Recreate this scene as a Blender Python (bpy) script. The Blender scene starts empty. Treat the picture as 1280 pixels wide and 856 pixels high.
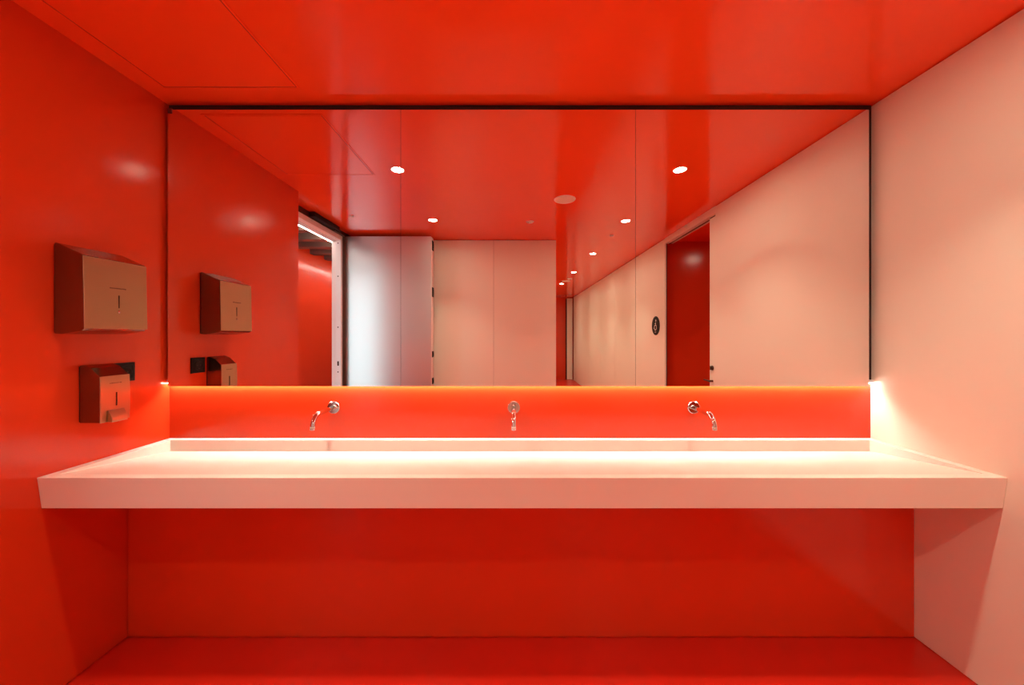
import bpy, bmesh, math, random
from mathutils import Vector
random.seed(4)
sc = bpy.context.scene
COL = sc.collection
E = 1.376                                   # eye height; z values below are often E + offset
PI = math.pi

# ------------------------------------------------------------------ camera
cam_d = bpy.data.cameras.new('camera'); cam = bpy.data.objects.new('camera', cam_d); COL.objects.link(cam)
cam.location = (0, 0, E); cam.rotation_euler = (PI/2, 0, 0)
cam_d.sensor_width = 36.0; cam_d.lens = 36.0*440/1280
cam_d.shift_x = -3/1280; cam_d.shift_y = -9/1280
cam_d.clip_start = 0.02; cam_d.clip_end = 100
sc.camera = cam
# ------------------------------------------------------------------ view + sampling
sc.view_settings.view_transform = 'Standard'; sc.view_settings.look = 'None'
sc.view_settings.gamma = 1.0; sc.view_settings.use_curve_mapping = False
sc.view_settings.exposure = 0.0
sc.cycles.max_bounces = 14; sc.cycles.diffuse_bounces = 9; sc.cycles.glossy_bounces = 8
sc.cycles.transparent_max_bounces = 8; sc.cycles.sample_clamp_indirect = 6.0
sc.cycles.blur_glossy = 1.0; sc.cycles.use_denoising = True
# ------------------------------------------------------------------ light levels
DAY = 3.4
DOWN = 5.0
LENS = 240.0
LED = 104.0
LED_OUT = 170.0
LAMP_C = (1.0, 0.89, 0.66)
LED_C = (1.0, 0.82, 0.70)
w = bpy.data.worlds.new('daylight'); sc.world = w; w.use_nodes = True
bg = w.node_tree.nodes['Background']; bg.inputs[0].default_value = (0.82, 0.94, 1.0, 1); bg.inputs[1].default_value = DAY
w.cycles.sampling_method = 'MANUAL'; w.cycles.sample_map_resolution = 64

# ------------------------------------------------------------------ materials
def mat(name, col, rough=0.5, metal=0.0, spec=0.5, bump=0.0, bscale=60, coat=0.0, coat_rough=0.1, vary=0.0, vscale=3, emit=None, estr=0, brushed=None, rvary=0.0):
    m = bpy.data.materials.new(name); m.use_nodes = True
    nt = m.node_tree; b = nt.nodes['Principled BSDF']
    b.inputs['Base Color'].default_value = (*col, 1); b.inputs['Roughness'].default_value = rough
    b.inputs['Metallic'].default_value = metal; b.inputs['Specular IOR Level'].default_value = spec
    b.inputs['Coat Weight'].default_value = coat; b.inputs['Coat Roughness'].default_value = coat_rough
    tc = nt.nodes.new('ShaderNodeTexCoord')
    if vary:
        n = nt.nodes.new('ShaderNodeTexNoise'); n.inputs['Scale'].default_value = vscale; n.inputs['Detail'].default_value = 4
        nt.links.new(tc.outputs['Object'], n.inputs['Vector'])
        mx = nt.nodes.new('ShaderNodeMix'); mx.data_type = 'RGBA'
        mx.inputs[6].default_value = (*[c*(1-vary) for c in col], 1); mx.inputs[7].default_value = (*[min(1, c*(1+vary)) for c in col], 1)
        nt.links.new(n.outputs['Fac'], mx.inputs[0]); nt.links.new(mx.outputs[2], b.inputs['Base Color'])
        if rvary:
            mr = nt.nodes.new('ShaderNodeMapRange'); mr.inputs[3].default_value = rough-rvary; mr.inputs[4].default_value = rough+rvary
            nt.links.new(n.outputs['Fac'], mr.inputs[0]); nt.links.new(mr.outputs[0], b.inputs['Roughness'])
    if bump:
        n = nt.nodes.new('ShaderNodeTexNoise'); n.inputs['Scale'].default_value = bscale; n.inputs['Detail'].default_value = 3
        src = tc.outputs['Object']
        if brushed:
            mp = nt.nodes.new('ShaderNodeMapping'); mp.inputs['Scale'].default_value = brushed
            nt.links.new(src, mp.inputs['Vector']); src = mp.outputs[0]
        nt.links.new(src, n.inputs['Vector'])
        bp = nt.nodes.new('ShaderNodeBump'); bp.inputs['Strength'].default_value = bump; bp.inputs['Distance'].default_value = 0.002
        nt.links.new(n.outputs['Fac'], bp.inputs['Height']); nt.links.new(bp.outputs[0], b.inputs['Normal'])
    if emit:
        b.inputs['Emission Color'].default_value = (*emit, 1); b.inputs['Emission Strength'].default_value = estr
    return m

RED = (0.64, 0.044, 0.009)
PALE = (0.86, 0.84, 0.73)
M = {}
M['red_wall'] = mat('red lacquered wall', RED, 0.15, spec=0.6, bump=0.05, bscale=220, vary=0.03, rvary=0.02)
M['red_ceiling'] = mat('glossy red ceiling panel', (0.95, 0.082, 0.013), 0.13, spec=0.5, bump=0.02, bscale=2.5, vary=0.02)
M['red_floor'] = mat('red resin floor', (0.58, 0.020, 0.008), 0.30, bump=0.05, bscale=90, vary=0.04)
M['pale_wall'] = mat('cream laminate wall', PALE, 0.45, spec=0.35, bump=0.02, bscale=120, vary=0.02, vscale=2)
M['groove'] = mat('dark joint', (0.06, 0.012, 0.008), 0.8)
M['gap'] = mat('dark recess behind mirror', (0.035, 0.006, 0.004), 0.8)
M['solid'] = mat('white solid surface', (0.91, 0.91, 0.84), 0.22, spec=0.5, vary=0.015, vscale=5)
M['mirror'] = mat('silvered mirror', (0.94, 0.92, 0.90), 0.0, metal=1.0)
M['backing'] = mat('mirror backing board', (0.12, 0.02, 0.012), 0.7)
M['chrome'] = mat('polished chrome', (0.66, 0.62, 0.58), 0.07, metal=1.0)
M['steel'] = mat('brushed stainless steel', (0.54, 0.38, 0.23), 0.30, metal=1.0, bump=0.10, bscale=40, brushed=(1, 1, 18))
M['steel_dark_reflection'] = mat('satin stainless steel', (0.25, 0.18, 0.13), 0.16, metal=1.0, bump=0.05, bscale=120)  # dispenser bodies: dark reflection of floor and walls put into the base colour
M['alu'] = mat('brushed aluminium door skin', (0.68, 0.73, 0.74), 0.34, metal=0.85, bump=0.05, bscale=30, brushed=(1, 1, 0.1))
M['alu_frame'] = mat('anodised aluminium frame', (0.80, 0.86, 0.86), 0.4, metal=0.1)
M['black'] = mat('black plastic', (0.012, 0.009, 0.007), 0.55, spec=0.25)
M['dark_metal'] = mat('dark bronze metal', (0.10, 0.055, 0.035), 0.4, metal=0.6)
M['ink'] = mat('engraved dark mark', (0.09, 0.03, 0.018), 0.6)
M['slot'] = mat('smoked window', (0.03, 0.012, 0.008), 0.2)
M['white_metal'] = mat('white enamelled metal', (0.93, 0.88, 0.83), 0.4)
M['grille'] = mat('perforated pale grille', (0.90, 0.80, 0.70), 0.7, bump=0.5, bscale=400)
M['sign'] = mat('black enamel sign', (0.014, 0.010, 0.007), 0.6, spec=0.2)
M['sign_white'] = mat('white sign marking', (0.85, 0.80, 0.75), 0.5)
M['ceiling_dark'] = mat('dark ribbed metal ceiling', (0.14, 0.085, 0.065), 0.45, metal=0.2)
M['out_floor'] = mat('grey corridor floor', (0.25, 0.22, 0.20), 0.4, bump=0.04)
M['white_plaster'] = mat('white plaster', (0.84, 0.85, 0.84), 0.7)
M['lens'] = mat('lit downlight lens', (0.9, 0.85, 0.8), 0.4, emit=LAMP_C, estr=LENS)
M['led'] = mat('lit warm LED diffuser', (0.9, 0.9, 0.9), 0.5, emit=LED_C, estr=LED)
M['led_out'] = mat('lit white LED diffuser', (0.9, 0.9, 0.9), 0.5, emit=(1, 0.86, 0.76), estr=LED_OUT)
g = bpy.data.materials.new('window glass'); g.use_nodes = True; nt = g.node_tree; nt.nodes.clear()
o_ = nt.nodes.new('ShaderNodeOutputMaterial'); mx = nt.nodes.new('ShaderNodeMixShader'); tr = nt.nodes.new('ShaderNodeBsdfTransparent'); gl = nt.nodes.new('ShaderNodeBsdfGlossy')
gl.inputs['Roughness'].default_value = 0.0
tr.inputs[0].default_value = (0.95, 0.98, 0.97, 1)
mx.inputs[0].default_value = 0.06; nt.links.new(tr.outputs[0], mx.inputs[1]); nt.links.new(gl.outputs[0], mx.inputs[2]); nt.links.new(mx.outputs[0], o_.inputs[0])
M['glass'] = g

# ------------------------------------------------------------------ helpers
def obj(name, bm, m, parent=None, bevel=0.0, smooth=False, segs=2):
    me = bpy.data.meshes.new(name); bmesh.ops.recalc_face_normals(bm, faces=bm.faces[:]); bm.to_mesh(me); bm.free()
    ms = m if isinstance(m, list) else [m]
    for x in ms: me.materials.append(M[x] if isinstance(x, str) else x)
    if smooth:
        for p in me.polygons: p.use_smooth = True
    o = bpy.data.objects.new(name, me); COL.objects.link(o)
    if parent is not None:
        o.parent = parent; o.matrix_parent_inverse.identity()
    if bevel:
        b = o.modifiers.new('bevel', 'BEVEL'); b.width = bevel; b.segments = segs; b.limit_method = 'ANGLE'
    return o
def box(bm, x0, x1, y0, y1, z0, z1, mi=0):
    v = [bm.verts.new((x, y, z)) for x in (x0, x1) for y in (y0, y1) for z in (z0, z1)]
    for f in ((0,1,3,2),(4,6,7,5),(0,4,5,1),(2,3,7,6),(0,2,6,4),(1,5,7,3)):
        bm.faces.new([v[i] for i in f]).material_index = mi
def bx(*a):
    bm = bmesh.new(); box(bm, *a); return bm
def prism(bm, pts, axis, a, b):
    """pts: outline in the two other axes (in xyz order), pushed out along axis from a to b"""
    def P(p, t):
        return {'x': (t, p[0], p[1]), 'y': (p[0], t, p[1]), 'z': (p[0], p[1], t)}[axis]
    lo = [bm.verts.new(P(p, a)) for p in pts]; hi = [bm.verts.new(P(p, b)) for p in pts]
    n = len(pts)
    bm.faces.new(lo); bm.faces.new(hi)
    for i in range(n): bm.faces.new((lo[i], lo[(i+1) % n], hi[(i+1) % n], hi[i]))
def lathe(bm, prof, c, axis='z', n=40, mi=0):
    """prof: (radius, height) pairs around axis through c; closed with caps where radius is 0"""
    rings = []
    for r, h in prof:
        if r < 1e-6:
            p = {'z': (c[0], c[1], c[2]+h), 'y': (c[0], c[1]+h, c[2]), 'x': (c[0]+h, c[1], c[2])}[axis]
            rings.append([bm.verts.new(p)])
        else:
            ring = []
            for k in range(n):
                a = 2*PI*k/n; u, v = r*math.cos(a), r*math.sin(a)
                p = {'z': (c[0]+u, c[1]+v, c[2]+h), 'y': (c[0]+u, c[1]+h, c[2]+v), 'x': (c[0]+h, c[1]+u, c[2]+v)}[axis]
                ring.append(bm.verts.new(p))
            rings.append(ring)
    for A, B in zip(rings, rings[1:]):
        for k in range(n):
            k2 = (k+1) % n
            if len(A) == 1 and len(B) == 1: continue
            if len(A) == 1: f = bm.faces.new((A[0], B[k], B[k2]))
            elif len(B) == 1: f = bm.faces.new((A[k], A[k2], B[0]))
            else: f = bm.faces.new((A[k], A[k2], B[k2], B[k]))
            f.material_index = mi
def tube(bm, path, r, n=24, cap=True):
    rings = []
    for i, p in enumerate(path):
        p = Vector(p); a = Vector(path[max(0, i-1)]); b = Vector(path[min(len(path)-1, i+1)])
        t = (b-a).normalized(); ref = Vector((1, 0, 0)) if abs(t.x) < 0.9 else Vector((0, 0, 1))
        u = t.cross(ref).normalized(); v = t.cross(u).normalized()
        rr = r[i] if isinstance(r, list) else r
        rings.append([bm.verts.new(p+u*rr*math.cos(2*PI*k/n)+v*rr*math.sin(2*PI*k/n)) for k in range(n)])
    for A, B in zip(rings, rings[1:]):
        for k in range(n): bm.faces.new((A[k], A[(k+1) % n], B[(k+1) % n], B[k]))
    if cap: bm.faces.new(rings[0]); bm.faces.new(rings[-1])
def tag(o, label, cat, group=None, kind=None):
    o['label'] = label; o['category'] = cat
    if group: o['group'] = group
    if kind: o['kind'] = kind
    return o
def thing(name, label, cat, loc, group=None):
    o = bpy.data.objects.new(name, None); COL.objects.link(o); o.location = loc; o.empty_display_size = 0.05
    return tag(o, label, cat, group)
def struct(name, bm, m, **k):
    o = obj(name, bm, m, **k); o['kind'] = 'structure'; return o
def copy_thing(root, loc, label, group=None):
    r = root.copy(); COL.objects.link(r); r.location = loc; r['label'] = label
    if group: r['group'] = group
    for ch in list(root.children):
        c = ch.copy(); COL.objects.link(c); c.parent = r
        for gc in list(ch.children):
            d = gc.copy(); COL.objects.link(d); d.parent = c
    return r
def shift(bm, loc):
    bmesh.ops.translate(bm, verts=bm.verts[:], vec=Vector(loc)*-1); return bm

# ------------------------------------------------------------------ measures of the room
XL, XR = -1.763, 1.821          # inner faces of left and right wall
YB = 1.80                       # back wall (backsplash) face
YM = 1.771                      # mirror face
YF = -0.784                     # pale wall facing the mirror
ZC = E + 1.174                  # ceiling
YE = -7.45                      # far end of the corridor
XO = -2.64                      # outer face wall of the entrance passage

# ------------------------------------------------------------------ structure
struct('floor', bx(-2.0, 4.2, YE-.25, YB+.2, -.12, 0), 'red_floor')
struct('ceiling', bx(-2.0, 4.2, YE-.25, YB+.2, ZC, ZC+.12), 'red_ceiling')
bm = bmesh.new(); box(bm, -2.0, XL, .669, YB, 0.004, ZC)
struct('wall_left', bm, 'red_wall')
struct('wall_back', bx(-2.0, 2.0, YB, YB+.2, 0, ZC), 'red_wall')
struct('wall_under_counter', bx(XL+.004, XR-.001, 1.603, YB-.001, 0.004, E-.66), 'red_wall')
struct('wall_jamb', bx(-2.0, -1.94, YF+.04, -.43, 0, ZC), 'dark_metal')

# right wall: pale laminate boards in front of a dark carrier, shadow gaps between, above and below
t = .018
bm = bmesh.new()
for (y0, y1) in ((.352, YB), (-2.82, -.72), (-3.94, -2.823), (-5.06, -3.943), (-6.18, -5.063), (-7.30, -6.183)):
    box(bm, XR, XR+t, y0, y1, .004, ZC-.007)
struct('wall_right', bm, 'pale_wall')
bm = bmesh.new()
box(bm, XR+t+.03, XR+.13, .352, YB, 0, ZC)
box(bm, XR+t, XR+.13, YE, -.98, 0, ZC)
box(bm, XR+t, XR+t+.012, -.98, -.722, 0, ZC)
box(bm, XR+t, XR+t+.012, .36, YB, 0, ZC)
struct('wall_right_carrier', bm, 'groove')
bm = bmesh.new(); box(bm, XR, XR+.10, -.72, .352, ZC-.064, ZC-.001)
struct('trim_1', bm, 'pale_wall')                                   # header over the sliding door
# pale wall facing the mirror and its return along the corridor
bm = bmesh.new()
for (x0, x1) in ((-1.94, -1.02), (-1.017, -.2575), (-.2545, .511)):
    box(bm, x0, x1, YF-t, YF, .004, ZC-.006)
for (y0, y1) in ((-2.3, YF-t-.001), (-4.0, -2.303), (-5.7, -4.003), (-7.40, -5.703)):
    box(bm, .511-t, .511, y0, y1, .004, ZC-.006)
struct('wall_front', bm, 'pale_wall')
bm = bmesh.new(); box(bm, -2.0, .511-t, YE, YF-t, 0, ZC)
struct('wall_front_core', bm, 'groove')
struct('wall_corridor_end', bx(.45, 2.0, YE-.12, YE, 0, ZC), 'red_wall')
struct('door_1', bx(1.63, 1.80, YE+.02, YE+.07, .006, ZC-.03), 'pale_wall')
struct('trim_2', bx(1.60, 1.628, YE+.0, YE+.07, .0, ZC-.03), 'groove')
# accessible cubicle behind the sliding door
bm = bmesh.new()
box(bm, XR+t+.012, 3.9, -.98, -.86, 0, ZC); struct('wall_cubicle_front', bm, 'red_wall')
struct('wall_cubicle_right', bx(3.9, 4.02, -.98, YB, 0, ZC), 'red_wall')
struct('wall_cubicle_back', bx(XR+.13, 3.9, 1.2, 1.32, 0, ZC), 'red_wall')
struct('wall_cubicle_left', bx(XR+.13, XR+.16, .42, 1.2, 0, ZC), 'red_wall')

# entrance passage outside the metal door
struct('wall_outer', bx(XO-.12, XO, -4.6, .95, 0, 3.4), 'red_wall')
struct('wall_outer_far', bx(XO-.12, -2.0, -4.72, -4.6, 0, 3.4), 'white_plaster')
struct('wall_outer_inner', bx(-2.06, -2.001, -4.6, -.43, 0, 3.4), 'white_plaster')
struct('wall_outer_side', bx(-2.06, -2.001, .70, 2.75, 0, 3.4), 'white_plaster')
struct('wall_outer_lintel', bx(-2.06, -2.001, -.43, .70, ZC-.12, 3.4), 'white_plaster')
struct('floor_outer', bx(XO-.12, -2.001, -4.72, 2.87, -.12, 0), 'out_floor')
bm = bmesh.new()
box(bm, XO-.12, -2.0, -4.72, 2.87, ZC+.20, ZC+.28)
y = -4.5
while y < 2.6:
    box(bm, XO, -2.075, y, y+.10, E+1.053, ZC+.20); y += .34
struct('ceiling_outer', bm, 'ceiling_dark')
wf = bmesh.new()
for (y0, y1, z0, z1) in ((.95, 1.01, .0, 3.4), (2.69, 2.75, .0, 3.4), (1.01, 2.69, 0, .06), (1.01, 2.69, 2.6, 3.4)):
    box(wf, XO-.09, XO-.02, y0, y1, z0, z1)
win = struct('window_1', wf, 'alu_frame')
obj('window_pane', bx(XO-.06, XO-.05, 1.01, 2.69, .06, 2.6), 'glass', win)
wf = bmesh.new()
for (a, b, z0, z1) in ((XO-.09, XO, 0, 3.4), (-2.06, -2.0, 0, 3.4), (XO, -2.06, 0, .06), (XO, -2.06, 2.6, 3.4)):
    box(wf, a, b, 2.76, 2.82, z0, z1)
added_win = struct('added_light_window', wf, 'alu_frame')  # unseen end glazing, added so daylight reaches the red outer wall
obj('window_pane', bx(XO, -2.06, 2.785, 2.795, .06, 2.6), 'glass', added_win)
for (loc, rot, sx, sy) in (((XO-.13, 1.85, 1.33), (0, -PI/2, 0), 2.6, 1.7), ((-2.35, 2.86, 1.33), (-PI/2, 0, 0), .6, 2.6)):
    pl = bpy.data.lights.new('window_portal', 'AREA'); pl.shape = 'RECTANGLE'; pl.size = sx; pl.size_y = sy; pl.cycles.is_portal = True
    po = bpy.data.objects.new('window_portal', pl); COL.objects.link(po); po.location = loc; po.rotation_euler = rot

# ------------------------------------------------------------------ entrance: aluminium frame, leaf, closer, strip
fr_t = thing('door_frame', 'pale aluminium door frame round the entrance opening on the left in the mirror', 'door frame', (-1.97, .13, 0))
L = fr_t.location
obj('hinge_jamb', shift(bx(-2.0, -1.94, -.43, -.395, 0, ZC-.075), L), 'alu_frame', fr_t, bevel=.002)
obj('lock_jamb', shift(bx(-2.0, -1.94, .634, .668, 0, ZC-.075), L), 'alu_frame', fr_t, bevel=.002)
head = bmesh.new(); box(head, -2.0, -1.94, -.43, .668, ZC-.112, ZC-.06)
obj('frame_head', shift(head, L), 'white_metal', fr_t, bevel=.002)
tr_ = bmesh.new(); box(tr_, -1.985, -1.945, -.43, .668, ZC-.06, ZC-.001)
obj('head_track', shift(tr_, L), 'dark_metal', fr_t, bevel=.002)
hd = bmesh.new()
for z in (E+1.03, E+.66, E+.09, E-.41): lathe(hd, [(0, .002), (.007, .002), (.007, 0), (0, 0)], (-1.972, -.394, z), 'y', 12)
box(hd, -1.98, -1.963, -.396, -.392, E-.34, E-.29)
obj('strike_holes', shift(hd, L), 'black', fr_t)
cl = thing('door_closer', 'dark door closer arm box mounted over the entrance opening', 'door closer', (-1.92, -.02, ZC-.03))
L = cl.location
obj('closer_body', shift(bx(-1.943, -1.885, -.26, .215, ZC-.05, ZC-.006), L), 'black', cl, bevel=.004)
obj('closer_arm', shift(bx(-1.935, -1.905, -.44, -.20, ZC-.062, ZC-.052), L), 'dark_metal', cl, bevel=.002)
lf = struct('door_2', bx(-1.953, -.958, -.60, -.50, .012, E+1.136), 'alu', bevel=.002)
bm = bmesh.new(); box(bm, -.9575, -.952, -.592, -.508, .03, E+1.13)
obj('edge_strip', bm, 'white_metal', lf)
for z in (E+1.04, E+.50, E-.22, E-.53, E-.9):
    b2 = bmesh.new(); hh = .055 if z > E else .035
    box(b2, -.9525, -.944, -.585, -.52, z-hh, z+hh); box(b2, -.945, -.938, -.565, -.54, z-hh*.5, z+hh*.5)
    obj('edge_latch', b2, 'black', lf, bevel=.002)
for z in (E+.90, E+.42, E-.75):
    b2 = bmesh.new(); lathe(b2, [(0, -.07), (.012, -.07), (.012, .07), (0, .07)], (-1.957, -.475, z), 'z', 16)
    box(b2, -1.995, -1.957, -.478, -.472, z-.07, z+.07)
    obj('hinge', b2, 'alu_frame', lf)
so = thing('linear_light', 'bright white LED strip running over the entrance opening outside', 'light strip', (-2.03, .13, ZC-.13))
L = so.location
obj('strip_profile', shift(bx(-2.08, -2.0605, -4.2, 2.6, ZC-.11, ZC-.085), L), 'alu_frame', so)
obj('strip_diffuser', shift(bx(-2.077, -2.063, -4.19, 2.59, ZC-.118, ZC-.1105), L), 'led_out', so)

# ------------------------------------------------------------------ sliding door of the accessible cubicle
sd = thing('sliding_door', 'pale sliding door leaf half pushed into its wall pocket beside red opening', 'sliding door', (XR+.03, .6, 0))
L = sd.location
obj('door_leaf', shift(bx(XR+t+.013, XR+t+.028, .205, 1.15, .008, ZC-.075), L), 'pale_wall', sd, bevel=.001)
lk = bmesh.new(); lathe(lk, [(0, 0), (.022, 0), (.022, -.006), (.014, -.012), (0, -.012)], (XR+t+.013, .252, E-.305), 'x', 24)
box(lk, XR+t-.010, XR+t+.004, .248, .256, E-.323, E-.287)
obj('lock', shift(lk, L), 'dark_metal', sd, smooth=False)
hn = bmesh.new(); lathe(hn, [(0, 0), (.010, 0), (.010, -.035), (0, -.035)], (XR+t+.013, .255, E-.427), 'x', 16)
tube(hn, [(XR+t-.017, .262, E-.427), (XR+t-.019, .225, E-.427), (XR+t-.019, .165, E-.425)], .007, 12)
obj('handle', shift(hn, L), 'dark_metal', sd)
tk = bmesh.new(); box(tk, XR+.030, XR+.038, .21, .352, ZC-.074, ZC-.0645); box(tk, XR+.05, XR+.06, -.72, .352, ZC-.072, ZC-.0645)
tag(obj('sliding_track', tk, 'dark_metal'), 'dark metal track under the header of the sliding door opening', 'track')

# ------------------------------------------------------------------ access hatch in the ceiling
ah = thing('access_hatch', 'square red service hatch with thin raised edge in the ceiling at left', 'ceiling hatch', (-1.34, 1.31, ZC))
L = ah.location
hx0, hx1, hy0, hy1 = -1.665, -1.018, .965, 1.675
bm = bmesh.new(); wd, hh = .010, .0035
for (a, b, c, d) in ((hx0, hx1, hy0, hy0+wd), (hx0, hx1, hy1-wd, hy1), (hx0, hx0+wd, hy0+wd, hy1-wd), (hx1-wd, hx1, hy0+wd, hy1-wd)):
    box(bm, a, b, c, d, ZC-hh, ZC)
obj('hatch_frame', shift(bm, L), 'red_ceiling', ah, bevel=.001)
obj('hatch_panel', shift(bx(hx0+wd+.004, hx1-wd-.004, hy0+wd+.004, hy1-wd-.004, ZC-.0025, ZC), L), 'red_ceiling', ah, bevel=.0008)
bm = bmesh.new()
for (a, b, c, d) in ((hx0+wd, hx1-wd, hy0+wd, hy0+wd+.004), (hx0+wd, hx1-wd, hy1-wd-.004, hy1-wd), (hx0+wd, hx0+wd+.004, hy0+wd, hy1-wd), (hx1-wd-.004, hx1-wd, hy0+wd, hy1-wd)):
    box(bm, a, b, c, d, ZC-.0006, ZC)
obj('hatch_joint', shift(bm, L), 'gap', ah)

# ------------------------------------------------------------------ vanity trough
v_t = thing('washbasin_counter', 'long white solid-surface trough washbasin running wall to wall', 'washbasin', (.03, 1.5, E-.6))
L = v_t.location
x0, x1 = XL+.001, XR-.001
ix0, ix1 = -1.724, 1.780
yf, yfb, yi, yb2 = 1.298, 1.311, 1.764, YB-.0005
zt, zb = E-.525, E-.645
bm = bmesh.new()
def V(x, y, z): return bm.verts.new((x, y, z))
A = [V(x0, yf, zt), V(x1, yf, zt), V(x1, yb2, zt), V(x0, yb2, zt)]
B = [V(ix0, yf+.034, zt), V(ix1, yf+.034, zt), V(ix1, yi, zt), V(ix0, yi, zt)]
Cc = [V(ix0, yf+.046, zt-.004), V(ix1, yf+.046, zt-.004), V(ix1, yi, zt-.056), V(ix0, yi, zt-.056)]
D = [V(x0, yfb, zb), V(x1, yfb, zb), V(x1, 1.602, zb), V(x0, 1.602, zb)]
for i in range(4):
    j = (i+1) % 4
    bm.faces.new((A[i], A[j], B[j], B[i]))
    bm.faces.new((B[i], B[j], Cc[j], Cc[i]))
bm.faces.new(Cc)
Eb = [V(x1, yb2, zb), V(x0, yb2, zb)]
bm.faces.new((D[0], D[1], Eb[0], Eb[1]))
for v in (D[2], D[3]): bm.verts.remove(v)
bm.faces.new((A[0], A[1], D[1], D[0])); bm.faces.new((A[1], A[2], Eb[0], D[1])); bm.faces.new((A[3], A[0], D[0], Eb[1])); bm.faces.new((A[2], A[3], Eb[1], Eb[0]))
obj('trough', shift(bm, L), 'solid', v_t, bevel=.0022, segs=3)

# ------------------------------------------------------------------ mirror: three panels, strip light below
edges = [-1.745, -.5717, .6093, 1.785]
labs = ['left mirror panel next to the red wall, dispensers reflected in it', 'middle mirror panel above the central tap', 'right mirror panel next to the pale wall, red doorway reflected in it']
zt_m, zb_m = E+1.135, E-.2565
for i in range(3):
    a, b = edges[i]+.0007, edges[i+1]-.0007
    mt = thing('mirror', labs[i], 'mirror', ((a+b)/2, YM+.01, zb_m), 'mirror panels over the washbasin')
    L = mt.location
    obj('mirror_glass', shift(bx(a, b, YM, YM+.006, zb_m, zt_m), L), 'mirror', mt)
    if i < 2: obj('seam_light_block', shift(bx(b-.003, b+.0042, YM+.00605, YM+.0075, zb_m+.0005, zt_m), L), 'black', mt)  # black strip added behind the seam to block LED light leaking through
    obj('backing_board', shift(bx(a+.004, b-.004, YM+.0077, YB-.001, zb_m+.035, zt_m-.004), L), 'backing', mt)
bm = bmesh.new()
box(bm, XL+.0005, edges[0]+.003, YB-.004, YB-.0005, zb_m+.03, ZC-.0005); box(bm, edges[-1]-.003, XR-.0005, YB-.004, YB-.0005, zb_m+.03, ZC-.0005); box(bm, edges[0]+.003, edges[-1]-.003, YB-.004, YB-.0005, zt_m-.003, ZC-.0005)
struct('trim_3', bm, 'gap')
for x in (edges[0]+.012,):
    bm = bmesh.new(); box(bm, x-.009, x+.010, YM-.003, YM-.0002, zt_m-.019, zt_m+.004); box(bm, x-.009, x+.010, YM-.003, YB-.005, zt_m+.001, zt_m+.005)
    tag(obj('mirror_clip', bm, 'backing', bevel=.001), 'small dark clip holding the top left corner of the mirror', 'mirror clip')
ls = thing('strip_light', 'warm LED strip light hidden behind the lower mirror edge', 'light strip', (.02, 1.79, zb_m+.02))
L = ls.location
obj('strip_profile', shift(bx(XL+.004, XR-.004, 1.781, YB-.001, zb_m+.016, zb_m+.03), L), 'alu_frame', ls)
obj('strip_diffuser', shift(bx(XL+.006, XR-.006, 1.783, 1.796, zb_m+.012, zb_m+.0155), L), 'led', ls)

# ------------------------------------------------------------------ taps
def tap_proto(label):
    c = Vector((-.92, YB, E-.367))
    r = thing('basin_tap', label, 'tap', c, 'wall taps over the trough')
    b = bmesh.new(); lathe(b, [(0, -.001), (.030, -.001), (.0315, -.004), (.0315, -.011), (.029, -.0135), (.012, -.0135), (0, -.0135)], (0, 0, 0), 'y', 48)
    obj('flange', b, 'chrome', r, bevel=.0006)
    b = bmesh.new(); path = [(0, -.010, 0), (0, -.05, 0), (0, -.10, -.001)]
    R = .052; yc, zc = -.143, -.001-R
    path = [(0, -.010, .0), (0, -.06, -.0005), (0, -.12, -.001)]
    for k in range(0, 13):
        a = k/12*math.radians(84); path.append((0, yc-R*math.sin(a), zc+R*math.cos(a)))
    lx, ly, lz = path[-1]; path.append((0, ly-.001, lz-.011))
    s = obj('spout', (tube(b, path, .0108, 28), b)[1], 'chrome', r, smooth=True)
    s.data.polygons[-1].use_smooth = False; s.data.polygons[-2].use_smooth = False
    lx, ly, lz = path[-1]
    b = bmesh.new(); lathe(b, [(0, .002), (.0109, .002), (.0109, -.005), (.0085, -.0065), (.0085, -.003), (0, -.003)], (0, ly, lz), 'z', 28)
    obj('aerator', b, 'chrome', r)
    return r
tp = tap_proto('chrome wall tap nearest the red left wall')
copy_thing(tp, (-.003, YB, E-.367), 'chrome wall tap in the middle, seen straight on')
copy_thing(tp, (.912, YB, E-.367), 'chrome wall tap nearest the pale right wall')

# ------------------------------------------------------------------ paper towel dispenser
def marks(bm, x, y0, y1, z, h, seed):
    rnd = random.Random(seed); y = y0; wdt = (y1-y0)/11
    while y < y1-.001:
        w_ = wdt*rnd.uniform(.55, .8); box(bm, x, x+.0006, y, y+w_, z-h/2*rnd.uniform(.7, 1), z+h/2*rnd.uniform(.7, 1)); y += wdt
pd = thing('paper_towel_dispenser', 'large brushed steel paper towel dispenser high on the red left wall', 'towel dispenser', (XL, 1.458, E+.007))
L = pd.location
y0, y1 = 1.344, 1.572
bm = bmesh.new(); prism(bm, [(XL+.006, E+.007), (XL+.006, E+.354), (XL+.012, E+.355), (XL+.114, E+.309), (XL+.120, E+.027), (XL+.112, E+.018), (XL+.03, E+.005)], 'y', y0, y1)
obj('body', shift(bm, L), 'steel_dark_reflection', pd, bevel=.002, segs=3)
bm = bmesh.new(); prism(bm, [(XL+.1155, E+.306), (XL+.1185, E+.306), (XL+.1235, E+.026), (XL+.1205, E+.026)], 'y', y0-.001, y1+.001)
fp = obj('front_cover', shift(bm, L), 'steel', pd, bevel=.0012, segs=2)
obj('back_plate', shift(bx(XL+.0005, XL+.0055, y0+.004, y1-.004, E+.010, E+.350), L), 'black', pd)
xf = lambda z: XL+.1185+(.306-z)/.28*.005
bm = bmesh.new(); box(bm, xf(.14)-.0005, xf(.14)+.0008, 1.459, 1.4635, E+.112, E+.165)
obj('level_slot', shift(bm, L), 'slot', pd)
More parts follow.
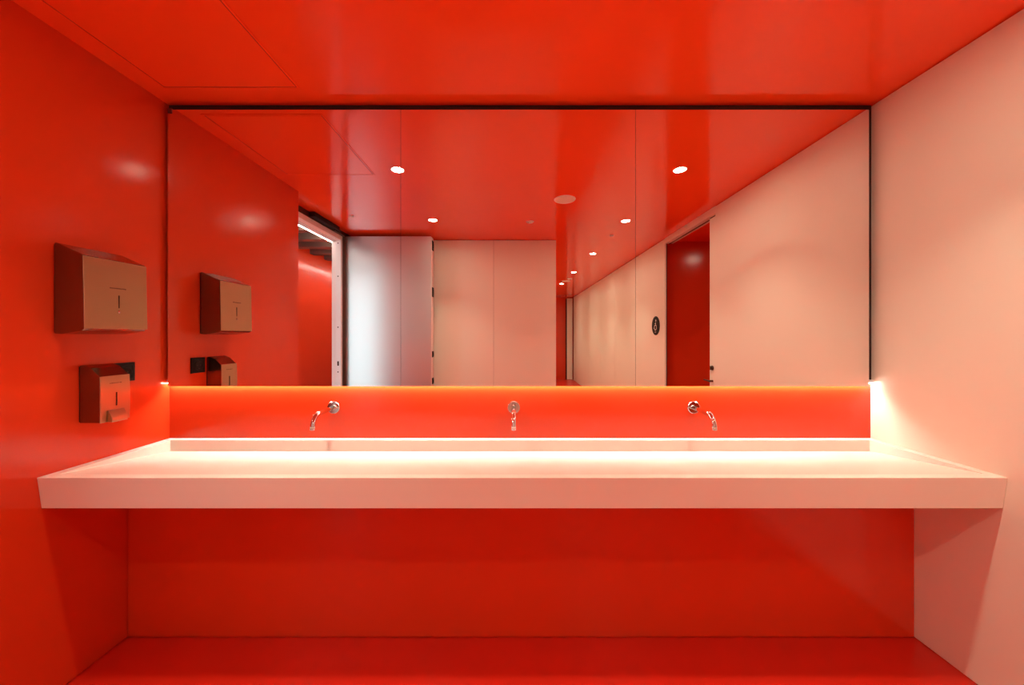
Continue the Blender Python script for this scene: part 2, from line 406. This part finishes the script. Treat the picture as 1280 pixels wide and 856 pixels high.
bm = bmesh.new(); lathe(bm, [(0, .0030), (.0036, .0018), (.005, 0), (0, 0)], (xf(.094), 1.4612, E+.094), 'x', 20)
for v in bm.verts: v.co.z = E+.094+(v.co.z-(E+.094))*(2.0 if v.co.z > E+.094 else 1.2)
obj('lock', shift(bm, L), 'chrome', pd, smooth=True)
bm = bmesh.new(); marks(bm, xf(.193)-.0001, 1.429, 1.4897, E+.193, .0055, 3)
obj('lettering', shift(bm, L), 'ink', pd)

# ------------------------------------------------------------------ soap dispenser
sp = thing('soap_dispenser', 'small brushed steel soap dispenser with push lever, below the towel dispenser', 'soap dispenser', (XL, 1.476, E-.355))
L = sp.location
y0, y1 = 1.422, 1.530
bm = bmesh.new()
prof = [(XL+.006, E-.355), (XL+.006, E-.123), (XL+.02, E-.1215), (XL+.05, E-.133), (XL+.088, E-.169), (XL+.088, E-.355)]
prism(bm, prof, 'y', y0, y1); obj('body', shift(bm, L), 'steel_dark_reflection', sp, bevel=.002, segs=3)
bm = bmesh.new()
pts = []
for k in range(9):                                      # gently bowed front skin
    z = E-.168-(.189)*k/8; pts.append((XL+.0895+.003*math.sin(PI*k/8), z))
prism(bm, [(XL+.0885, E-.168)]+pts+[(XL+.0885, E-.357)], 'y', y0-.001, y1+.001)
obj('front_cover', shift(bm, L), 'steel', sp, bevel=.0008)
obj('back_plate', shift(bx(XL+.0005, XL+.0055, y0+.003, y1-.003, E-.352, E-.128), L), 'black', sp)
bm = bmesh.new(); box(bm, XL+.0915, XL+.0932, 1.4755, 1.4805, E-.294, E-.238)
obj('level_slot', shift(bm, L), 'slot', sp)
bm = bmesh.new(); out = []
for k in range(9):
    a = k/8; out.append((XL+.0955+.016*math.sin(a*PI*.60), E-.309-.049*a))
prism(bm, [(XL+.0915, E-.309)]+out+[(XL+.0915, E-.358)], 'y', 1.445, 1.504)
obj('push_lever', shift(bm, L), 'steel', sp, bevel=.001)
bm = bmesh.new(); marks(bm, XL+.0905, 1.455, 1.500, E-.199, .004, 8)
obj('lettering', shift(bm, L), 'ink', sp)

# ------------------------------------------------------------------ power socket
ps = thing('power_socket', 'square black power socket on the red wall behind the soap dispenser', 'socket', (XL, 1.586, E-.166))
obj('frame_plate', bx(.0005, .009, -.0425, .0425, -.0425, .0425), 'black', ps, bevel=.002)
bm = bmesh.new(); lathe(bm, [(.027, 0), (.027, .004), (.024, .005), (.0205, .005), (.0205, .0012), (0, .0012)], (.009, 0, 0), 'x', 40)
box(bm, .009, .0115, -.030, .030, .029, .031); box(bm, .009, .0115, -.030, .030, -.031, -.029)
box(bm, .009, .0115, -.031, -.029, -.030, .030); box(bm, .009, .0115, .029, .031, -.030, .030)
obj('socket_insert', bm, 'black', ps)
bm = bmesh.new()
for s in (-1, 1): lathe(bm, [(.0024, 0), (.0024, .0016), (0, .0016)], (.010, s*.0095, 0), 'x', 12); box(bm, .010, .0135, -.003, .003, s*.0195-.001, s*.0195+.001)
obj('contacts', bm, 'dark_metal', ps)

# ------------------------------------------------------------------ round WC sign on the corridor wall
sg = thing('accessible_toilet_sign', 'round black sign with white wheelchair symbol beside the red doorway', 'sign', (XR, -.985, E+.123))
bm = bmesh.new(); lathe(bm, [(0, 0), (.120, 0), (.122, -.002), (.122, -.005), (.119, -.007), (0, -.007)], (0, 0, 0), 'x', 64)
obj('disc', bm, 'sign', sg)
# the wall faces -x: a viewer in the room sees +y on the left
bm = bmesh.new()
def P2(u, v): return (-.0078, -u, v)          # u to the viewer's right
lathe(bm, [(0, -.0012), (.0125, -.0012), (.0125, 0), (0, 0)], (-.007, -(-.012), .066), 'x', 24)
def stroke(pts, r=.0062): tube(bm, [P2(*p) for p in pts], r, 8)
stroke([(-.010, .046), (-.006, .004), (.026, .002), (.040, -.034), (.052, -.031)])
stroke([(-.008, .028), (.020, .027)], .005)
arc = [(.002+.034*math.cos(math.radians(a)), -.022+.034*math.sin(math.radians(a))) for a in range(118, 345, 12)]
stroke(arc, .0055)
for v in bm.verts: v.co.x = max(-.0088, min(-.0066, v.co.x))
obj('wheelchair_symbol', bm, 'sign_white', sg)
bm = bmesh.new()
for k, (u, v) in enumerate(((-.014, -.078), (-.006, -.078), (-.014, -.088), (.004, -.083), (.012, -.078), (.012, -.088))):
    lathe(bm, [(0, -.0014), (.003, -.0014), (.003, 0), (0, 0)], (-.007, -u, v), 'x', 10)
obj('small_marking', bm, 'sign_white', sg)

# ------------------------------------------------------------------ ceiling fittings
def downlight(x, y, label, grp='round downlights in the ceiling'):
    r = thing('ceiling_downlight', label, 'downlight', (x, y, ZC), grp)
    b = bmesh.new(); lathe(b, [(.040, 0), (.047, 0), (.047, -.002), (.044, -.004), (.040, -.0035), (.040, 0)], (0, 0, 0), 'z', 40)
    obj('trim_ring', b, 'white_metal', r)
    b = bmesh.new(); lathe(b, [(0, -.002), (.039, -.002), (.039, 0), (0, 0)], (0, 0, 0), 'z', 40)
    obj('lens', b, 'lens', r)
    l = bpy.data.lights.new('lamp', 'AREA'); l.shape = 'DISK'; l.size = .07; l.energy = DOWN; l.color = LAMP_C; l.spread = math.radians(94)
    lo = bpy.data.objects.new('lamp', l); COL.objects.link(lo); lo.parent = r; lo.location = (0, 0, -.006)
    return r
d0 = downlight(-.828, 1.046, 'lit round downlight near the mirror on the red-wall side')
for (x, y, lb) in ((1.174, 1.046, 'lit round downlight near the mirror on the pale-wall side'),
                   (-.831, -.044, 'lit round downlight in front of the open metal door'),
                   (1.141, -.07, 'lit round downlight in front of the red doorway'),
                   (1.128, -1.52, 'first lit downlight inside the corridor beyond the doorway'),
                   (1.106, -3.0, 'second lit downlight along the corridor'),
                   (1.075, -4.47, 'third lit downlight along the corridor, small in the distance'),
                   (1.07, -6.2, 'last lit downlight at the far end of the corridor'),
                   (2.75, .15, 'lit downlight inside the red toilet cubicle')):
    copy_thing(d0, (x, y, ZC), lb)
def speaker(x, y, r_, label):
    r = thing('ceiling_speaker', label, 'ceiling speaker', (x, y, ZC), 'ceiling speakers')
    b = bmesh.new(); lathe(b, [(r_*.84, 0), (r_, 0), (r_, -.002), (r_*.96, -.006), (r_*.86, -.006), (r_*.84, -.003)], (0, 0, 0), 'z', 48)
    obj('rim', b, 'white_metal', r)
    b = bmesh.new(); lathe(b, [(0, -.004), (r_*.86, -.004), (r_*.86, 0), (0, 0)], (0, 0, 0), 'z', 48)
    obj('grille', b, 'grille', r)
    return r
s0 = speaker(.435, .503, .093, 'round pale ceiling speaker between the two mirror-side downlights')
copy_thing(s0, (1.116, -4.08, ZC), 'round pale ceiling speaker far down the corridor')
def detector(name, x, y, r_, label, cat, grp=None):
    r = thing(name, label, cat, (x, y, ZC), grp)
    b = bmesh.new(); lathe(b, [(r_*.55, 0), (r_, 0), (r_, -.003), (r_*.85, -.009), (r_*.55, -.009), (r_*.5, -.004)], (0, 0, 0), 'z', 32)
    obj('rim', b, 'white_metal', r)
    b = bmesh.new(); lathe(b, [(0, -.012), (r_*.32, -.012), (r_*.36, -.004), (r_*.52, -.003), (r_*.52, 0), (0, 0)], (0, 0, 0), 'z', 32)
    obj('sensor_head', b, 'grille', r)
    return r
detector('motion_sensor', .161, -.094, .040, 'small round sensor in the ceiling in front of the pale wall', 'ceiling sensor')
detector('sprinkler_cover', 1.144, -.59, .022, 'tiny round cover in the ceiling between the doorway downlights', 'sprinkler cover', 'tiny ceiling covers')
detector('sprinkler_cover', -1.60, .08, .018, 'tiny round cover in the ceiling by the entrance opening', 'sprinkler cover', 'tiny ceiling covers')
detector('smoke_detector', 1.15, -3.77, .05, 'pale smoke detector beside the far corridor speaker', 'smoke detector')
